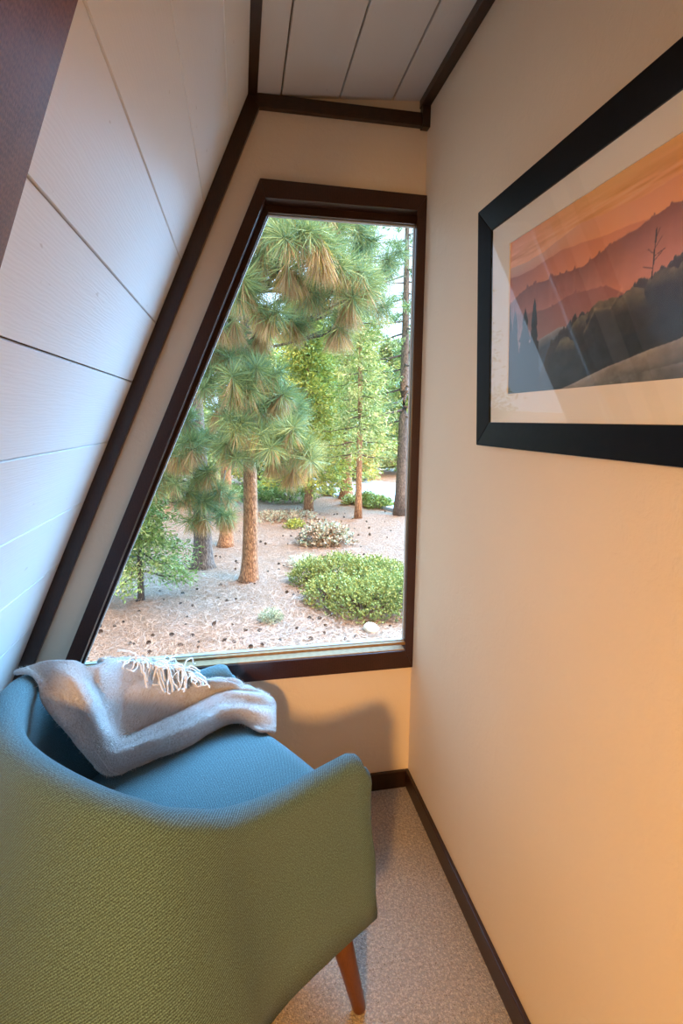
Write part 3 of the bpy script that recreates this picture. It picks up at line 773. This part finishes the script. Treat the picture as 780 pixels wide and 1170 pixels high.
# feathery conifers and background trees: whorled branches carrying short sprays
def spray_tree(name, label, base, height, r0, crown_z, crown_r, mats, bark, rng, nb=60, clumps=7, blades=16, bl=.12, bw=.02, clump_r=.2, group='trees beyond the clearing', droop=.15, lean=(0, 0), shape=.9, openness=0.0):
    root = empty(name, base); tag(root, label, 'tree', group)
    tr = MB(); pts = []; rad = []
    for k in range(16):
        t = k / 15; pts.append((lean[0] * t + .02 * math.sin(5 * t), lean[1] * t, height * t - .08)); rad.append(r0 * (1 - .93 * t) * (1 + .35 * math.exp(-height * t / .25)))
    tr.tube(pts, rad, 12); tr.build('trunk', bark, root, True)
    br = MB(); lf = MB()
    for k in range(nb):
        t = (k + rng.random()) / nb
        z = crown_z[0] + (crown_z[1] - crown_z[0]) * t
        R = crown_r * ((1 - t) ** shape * .85 + .15) * rng.uniform(.6, 1.1)
        az = k * 2.399 + rng.uniform(-.4, .4)
        kx = z / height
        a0 = Vector((lean[0] * kx, lean[1] * kx, z)); e = a0 + Vector((math.cos(az) * R, math.sin(az) * R, R * (.18 - droop * 2)))
        p = branch_pts(a0, e, rng, .04, 5)
        br.tube(p, [.02 * (1 - .8 * i / 4) * (R / 1.2 + .3) for i in range(5)], 5, cap=False)
        for c in range(clumps):
            if rng.random() < openness: continue
            u = .25 + .8 * (c + rng.random()) / clumps
            ctr_ = a0.lerp(e, min(u, 1.05)) + Vector((rng.uniform(-1, 1), rng.uniform(-1, 1), rng.uniform(-.6, .5))) * clump_r * .7
            for _ in range(blades):
                o = ctr_ + Vector((rng.gauss(0, 1), rng.gauss(0, 1), rng.gauss(0, .7))) * clump_r * .45
                d = (Vector((math.cos(az), math.sin(az), -droop)) * .8 + Vector((rng.uniform(-1, 1), rng.uniform(-1, 1), rng.uniform(-1, 1)))).normalized()
                s = d.cross(Vector((rng.uniform(-1, 1), rng.uniform(-1, 1), rng.uniform(-1, 1))))
                if s.length < 1e-3: continue
                s = s.normalized() * bw * rng.uniform(.6, 1.1); l = bl * rng.uniform(.6, 1.3)
                q = len(lf.v); lf.v += [tuple(o), tuple(o + d * l * .5 + s), tuple(o + d * l), tuple(o + d * l * .5 - s)]
                lf.f.append((q, q + 1, q + 2, q + 3)); lf.m.append(int(rng.random() * len(mats)))
    br.build('branches', BARK_D, root, recalc=False); lf.build('foliage', mats, root, recalc=False)
    return root
FG = mat_leaf('fir_green', (.14, .23, .05), (.30, .41, .11)); FY = mat_leaf('yellow_green', (.36, .37, .05), (.58, .55, .13))
FP = mat_leaf('pale_green', (.32, .38, .13), (.54, .58, .25)); FB = mat_leaf('blue_green', (.13, .21, .09), (.30, .40, .18)); FD = mat_leaf('dry_gold', (.46, .34, .10), (.64, .50, .20))
spray_tree('young_fir', 'small feathery green fir at the left edge of the window', (-1.36, 7.0, GZ), 3.2, .04, (.42, 3.0), .66, [FG, FG, FP], BARK_D, random.Random(21), 56, 10, 40, .07, .012, .17, droop=.22)
spray_tree('cedar_tree', 'yellow-green incense cedar filling the middle of the window', (1.75, 13.6, GZ), 5.6, .12, (.7, 5.4), 1.5, [FY, FY, FG], BARK_O, random.Random(22), 96, 9, 26, .13, .022, .24)
spray_tree('pine_tree', 'slim straight pine trunk in front of the road', (2.80, 12.23, GZ), 8.0, .085, (1.5, 7.8), .95, [FP, FP, FG], BARK_O, random.Random(23), 80, 7, 24, .14, .016, .22, openness=.15)
spray_tree('pine_tree', 'pine with thick short trunk at the road edge', (3.13, 15.35, GZ), 7.0, .19, (1.9, 6.8), 1.5, [FP, FG, FY], BARK_O, random.Random(24), 76, 8, 24, .15, .02, .26)
spray_tree('pine_tree', 'dark open pine with thick trunk against the right window edge', (3.97, 12.5, GZ), 9.5, .16, (2.2, 9.2), 1.5, [FB, FG, FB], BARK_G, random.Random(25), 70, 6, 34, .13, .015, .13, openness=.55)
R2 = random.Random(31)
back = [(.6, 19.0, 6.2, 1.7, 'pale yellow-green conifer behind the near pines on the left', [FP, FY, FG]), (2.9, 25.5, 8.2, 1.9, 'broad pale green conifer beyond the road', [FP, FG]),
        (5.4, 24.0, 6.2, 1.8, 'bluish green conifer beyond the road on the right', [FB, FP]), (7.6, 22.5, 6.0, 2.0, 'green conifer at the far right beyond the road', [FG, FP]),
        (-1.9, 15.5, 6.0, 1.6, 'green conifer behind the leftmost trunks', [FG, FP]), (-4.2, 12.5, 6, 1.6, 'bushy green conifer far left beyond the window edge', [FG, FB]),
        (4.3, 19.5, 5.6, 1.2, 'golden green conifer between the slim trunk and the right pine', [FY, FP, FD]), (1.2, 31.0, 8.4, 2.4, 'distant hazy green conifer behind the cedar', [FP, FB]),
        (5.0, 33.0, 7.4, 2.4, 'distant pale conifer on the far slope', [FP, FY]), (9.0, 31.0, 6.8, 2.4, 'distant conifer at the far end of the road', [FB, FP]), (-2.5, 27.0, 8.0, 2.2, 'distant green conifer behind the left trunks', [FG, FB])]
for x, y, h, r, lab, ms in back:
    spray_tree('conifer', lab, (x, y, GZ + max(0, (y - 24) * .035)), h, .14, (.35, h * .98), r, ms, BARK_G, R2, 84, 8, 22, .018 * y ** .75, .0042 * y ** .75, .36)

# shrubs
def shrub(name, label, lobes, mats, rng, leaves, ll=.035, lw=.010, group=None, cat='shrub', up=.6, stem=True):
    bx, by = lobes[0][0], lobes[0][1]
    root = empty(name, (bx, by, GZ)); tag(root, label, cat, group)
    lf = MB(); st = MB()
    tot = sum(l[2] * l[3] for l in lobes)
    for (x, y, rx, rz) in lobes:
        n = int(leaves * rx * rz / tot)
        for k in range(26 if stem else 8):
            az = rng.random() * 2 * PI; u = rng.random() ** .5
            st.tube([(x - bx + .1 * rx * math.cos(az), y - by + .1 * rx * math.sin(az), -.03), (x - bx + .6 * u * rx * math.cos(az), y - by + .6 * u * rx * math.sin(az), rz * .5), (x - bx + .9 * u * rx * math.cos(az), y - by + .9 * u * rx * math.sin(az), rz * (1 - u * u * .6) * .9)], [.009, .006, .003], 5, cap=False)
        while n > 0:
            # sprigs: a few leaves up one twig
            az = rng.random() * 2 * PI; cz = rng.random() ** .7; sz = math.sqrt(max(1 - cz * cz, 0)); rr = rng.uniform(.78, 1.06)
            lump = 1 + .22 * noise.noise(Vector((math.cos(az) * 2 + x, math.sin(az) * 2 + y, cz * 3)) * 1.4)
            o = Vector((x - bx + rx * sz * math.cos(az) * rr * lump, y - by + rx * sz * math.sin(az) * rr * lump, max(rz * cz * rr * lump, .015)))
            ax = (Vector((sz * math.cos(az), sz * math.sin(az), cz * .6 + up)) + Vector((rng.uniform(-.4, .4), rng.uniform(-.4, .4), 0))).normalized()
            mi = int(rng.random() * len(mats))
            for q in range(7):
                n -= 1
                c = o + ax * (q * ll * .35) - ax * ll
                d = (ax * .7 + Vector((rng.uniform(-1, 1), rng.uniform(-1, 1), rng.uniform(-.6, .8)))).normalized()
                s = d.cross(Vector((rng.uniform(-1, 1), rng.uniform(-1, 1), rng.uniform(-1, 1))))
                if s.length < 1e-3: continue
                s = s.normalized() * lw; l = ll * rng.uniform(.7, 1.2); k = len(lf.v)
                lf.v += [tuple(c), tuple(c + d * l * .55 + s), tuple(c + d * l), tuple(c + d * l * .55 - s)]
                lf.f.append((k, k + 1, k + 2, k + 3)); lf.m.append(mi)
    st.build('stems', BARK_D, root, recalc=False); lf.build('foliage', mats, root, recalc=False)
    return root
BG1 = mat_leaf('shrub_lime', (.20, .25, .06), (.39, .42, .14)); BG2 = mat_leaf('shrub_green', (.13, .19, .05), (.28, .34, .11))
DRY = mat_leaf('shrub_dry', (.38, .30, .20), (.66, .56, .42)); DRB = mat_leaf('shrub_brown', (.18, .12, .08), (.34, .24, .16)); SAGE = mat_leaf('sage_green', (.34, .42, .30), (.52, .60, .46))
shrub('shrub', 'large rounded bright green shrub at the lower right of the window', [(1.48, 6.05, .45, .40), (1.15, 6.5, .38, .34), (1.85, 6.1, .52, .44), (.98, 7.3, .32, .36), (1.4, 7.2, .48, .42), (1.85, 6.9, .5, .42)], [BG1, BG1, BG2], random.Random(41), 30000)
shrub('dry_shrub', 'dry tan and brown shrub just behind the large green shrub', [(1.47, 9.75, .40, .40), (1.75, 9.7, .34, .32)], [DRY, DRY, DRB, SAGE], random.Random(42), 3600, .06, .022, up=.2)
shrub('low_plant', 'small yellow-green plant left of the dry shrub', [(1.15, 11.3, .22, .16)], [BG1, FY], random.Random(43), 900, .05, .014, stem=False, cat='plant')
shrub('shrub', 'wide green shrub beside the road behind the nearest trunk', [(1.35, 15.3, .85, .5), (.45, 15.6, .7, .4), (-.3, 15.8, .6, .35)], [BG2, FG, FP], random.Random(44), 7000, .08, .02)
shrub('shrub', 'green shrub at the road edge beside the right pine', [(3.72, 13.7, .36, .24), (3.5, 14.1, .3, .3)], [BG2, FG], random.Random(45), 4000, .07, .02)
shrub('shrub', 'low green shrub between the slim and thick trunks by the road', [(3.05, 14.3, .22, .2), (2.75, 16.2, .25, .22)], [BG2, FP], random.Random(46), 1600, .07, .018)
shrub('low_plant', 'pale sage green tuft on bare ground left of the large shrub', [(.31, 5.95, .13, .09)], [mat_leaf('sage_dull', (.26, .30, .19), (.42, .44, .30))], random.Random(47), 800, .05, .005, stem=False, cat='plant', up=1.2)
shrub('low_plant', 'flat greyish dry mat of brush behind the dry shrub', [(.75, 12.4, .6, .12), (1.35, 12.6, .5, .1)], [DRY, DRB, SAGE], random.Random(48), 2200, .06, .01, stem=False, cat='plant')
shrub('low_plant', 'pale dry grass tuft between dry shrub and large green shrub', [(.98, 8.2, .26, .12)], [DRY, SAGE], random.Random(49), 1200, .06, .006, stem=False, cat='plant', up=1.2)
# rock
bm = bmesh.new(); bmesh.ops.create_icosphere(bm, subdivisions=3, radius=.085)
for vv in bm.verts:
    vv.co *= 1 + .28 * noise.noise(vv.co * 9); vv.co.z *= .72
me = bpy.data.meshes.new('rock'); bm.to_mesh(me); bm.free(); me.materials.append(plain('pale_rock', (.72, .66, .52), .9))
rk = link(bpy.data.objects.new('rock', me)); rk.location = (1.40, 5.42, GZ + .055); tag(rk, 'pale rounded rock on the ground in front of the large shrub', 'rock')
# pine cones: one lathe-like cone with scales, copied
cb = MB()
for k in range(9):
    t = k / 8; r = .036 * math.sin(PI * (.12 + .82 * t)) ** .8; z = .085 * t
    for q in range(9):
        an = 2 * PI * (q + .5 * (k % 2)) / 9
        c, s = math.cos(an), math.sin(an); w = .011
        cb.add([(c * r * .5, s * r * .5, z), (c * r - s * w, s * r + c * w, z + .006), (c * r * 1.25, s * r * 1.25, z + .016), (c * r + s * w, s * r - c * w, z + .006)], [(0, 1, 2, 3)])
cb.tube([(0, 0, 0), (0, 0, .085)], [.014, .01], 8)
cone0 = cb.build('pine_cone', plain('pine_cone_brown', (.10, .062, .045), .9), None, recalc=False)
GL = 'pine cones scattered on the ground'
cr = random.Random(51); spots = []
for _ in range(290):
    y = 4.7 + 8.5 * cr.random() ** 1.5; x = cr.uniform(-.36 * y + .2, .28 * y + .2)
    spots.append((x, y))
for i, (x, y) in enumerate(spots):
    o = cone0 if i == 0 else link(cone0.copy())
    zz = GZ + .05 * noise.noise(Vector((x * .5, y * .5, 0))) + .02 * noise.noise(Vector((x * 2, y * 2, 3)))
    o.location = (x, y, zz + .012); o.rotation_euler = (PI / 2 + cr.uniform(-.5, .3), cr.uniform(-.3, .3), cr.uniform(0, 6.28))
    s = cr.uniform(.28, .62); o.scale = (s, s, s)
    tag(o, 'small dark brown pine cone lying on the needle covered ground', 'pine cone', GL)
# fallen needles and twigs
lt = MB()
for _ in range(26000):
    y = 4.6 + 8 * cr.random() ** 1.9; x = cr.uniform(-.38 * y, .32 * y + .3)
    zz = GZ + .05 * noise.noise(Vector((x * .5, y * .5, 0))) + .02 * noise.noise(Vector((x * 2, y * 2, 3)))
    an = cr.random() * PI; l = cr.uniform(.05, .13); w = cr.uniform(.0014, .0028); c, s = math.cos(an), math.sin(an)
    k = len(lt.v); h = zz + cr.uniform(.006, .03)
    lt.v += [(x - c * l - s * w, y - s * l + c * w, h), (x - c * l + s * w, y - s * l - c * w, h), (x + c * l, y + s * l, h + cr.uniform(-.01, .02))]
    lt.f.append((k, k + 1, k + 2)); lt.m.append(cr.choice((0, 0, 1)))
tag(lt.build('needle_litter', [mat_leaf('litter_tan', (.28, .14, .08), (.78, .52, .36)), mat_leaf('litter_grey', (.14, .10, .08), (.66, .56, .48))], recalc=False), 'dry fallen pine needles and twigs strewn over the ground outside', 'pine litter', kind='stuff')

# brushed nap of the wool: short fibres standing off the cloth
nap = MB(); rq = random.Random(71)
GV = [[Vector(q) for q in row] for row in G]
for _ in range(11000):
    j = rq.randint(4, NV - 14); i = rq.randint(1, NU - 3); a_, b_ = rq.random(), rq.random()
    p = GV[j][i].lerp(GV[j][i + 1], a_).lerp(GV[j + 1][i].lerp(GV[j + 1][i + 1], a_), b_)
    nn = (GV[j][i + 1] - GV[j][i]).cross(GV[j + 1][i] - GV[j][i])
    if nn.length < 1e-9: continue
    nn.normalize()
    if nn.dot(Vector((-.2, -.7, .7))) < 0: nn = -nn
    p = p + nn * .005
    d = (nn * .55 + Vector((rq.uniform(-1, 1), rq.uniform(-1, 1), rq.uniform(-1, 1))) * .8).normalized(); l = rq.uniform(.006, .013)
    sd = d.cross(nn)
    if sd.length < 1e-3: continue
    sd = sd.normalized() * .00045; k = len(nap.v)
    nap.v += [tuple(p - sd), tuple(p + sd), tuple(p + d * l)]; nap.f.append((k, k + 1, k + 2)); nap.m.append(0)
nap.build('wool_nap', M['yarn'], throw, recalc=False)['kind'] = 'stuff'
# throw fringe: yarn strands along the short hem of the throw
fr = MB(); rg = random.Random(61)
for k in range(60):
    t = k / 59
    u = 26 + t * 44
    i0 = int(u); p0 = Vector(grid[int(NV * .72)][i0]) * (1 - (u - i0)) + Vector(grid[int(NV * .72)][i0 + 1]) * (u - i0)
    p0 += Vector((0, 0, .008))
    d = Vector((rg.uniform(-.2, .7), rg.uniform(-1.0, .1), rg.uniform(-.3, .6))).normalized()
    ln = rg.uniform(.06, .12); pts = [p0]; cur = p0.copy()
    for s in range(9):
        d = (d + Vector((rg.uniform(-1, 1), rg.uniform(-1, 1), rg.uniform(-1.2, .3))) * .5).normalized()
        cur = cur + d * ln / 9
        # stay just above the cloth
        best = min(((Vector(grid[j][i]) - cur).length, j, i) for j in range(40, NV, 3) for i in range(max(0, i0 - 24), min(NU, i0 + 24), 3))
        q = Vector(grid[best[1]][best[2]]); cur.z = min(max(cur.z, q.z + .007), q.z + .022)
        pts.append(cur.copy())
    sm = [Vector(x) for x in catmull([tuple(x) for x in pts], 24)]
    fr.tube(sm, [.0022] * 21 + [.003, .0028, .0013], 6)
fr.build('fringe', M['yarn'], throw, True, recalc=False)

# ------------------------------------------------------------------ light
w = bpy.data.worlds.new('World'); SC.world = w; w.use_nodes = True
bgn = w.node_tree.nodes['Background']; bgn.inputs[0].default_value = (.62, .85, 1.12, 1); bgn.inputs[1].default_value = 2.5
def lamp(name, ty, loc, e, c, rot=None, **kw):
    L = bpy.data.lights.new(name, ty); L.energy = e; L.color = c
    for k, v in kw.items(): setattr(L, k, v)
    o = link(bpy.data.objects.new(name, L)); o.location = loc
    if rot: o.rotation_euler = rot
    return o
def aim(o, d): o.rotation_euler = Vector(d).to_track_quat('-Z', 'Y').to_euler()
s = lamp('sun', 'SUN', (0, 0, 8), 9.2, (1, .68, .37), angle=math.radians(30)); aim(s, (-.55, .6, -1.0))
s = lamp('blue_sky_fill', 'SUN', (6, 8, 6), 29.0, (.24, .66, 1.2), angle=math.radians(75)); aim(s, (-.58, -.52, -.74))  # added blue fill lamp, boosts the sky light coming through the window
s = lamp('room_lamp', 'SPOT', (-.62, -1.15, 1.52), 290, (1, .53, .17), shadow_soft_size=.10, spot_size=math.radians(108), spot_blend=1.0); aim(s, (.95, 1.6, -1.3))

# ------------------------------------------------------------------ camera
cd = bpy.data.cameras.new('camera'); cam = link(bpy.data.objects.new('camera', cd))
cd.sensor_fit = 'HORIZONTAL'; cd.sensor_width = 36; cd.lens = 36 * 591.92 / 780; cd.clip_start = .02; cd.clip_end = 300
F = Vector((.18833272, .96611909, -.1764786)); Rr = Vector((.98167653, -.19049544, .00476277)); Uu = Vector((.02901697, .17414188, .98429296))
cam.matrix_world = Matrix(((Rr.x, Uu.x, -F.x, 0), (Rr.y, Uu.y, -F.y, 0), (Rr.z, Uu.z, -F.z, 1.4), (0, 0, 0, 1)))
SC.camera = cam
vs_ = SC.view_settings
vs_.view_transform = 'Standard'; vs_.look = 'None'; vs_.exposure = 0; vs_.gamma = 1; vs_.use_curve_mapping = False
SC.cycles.max_bounces = 10; SC.cycles.diffuse_bounces = 6; SC.cycles.transparent_max_bounces = 16
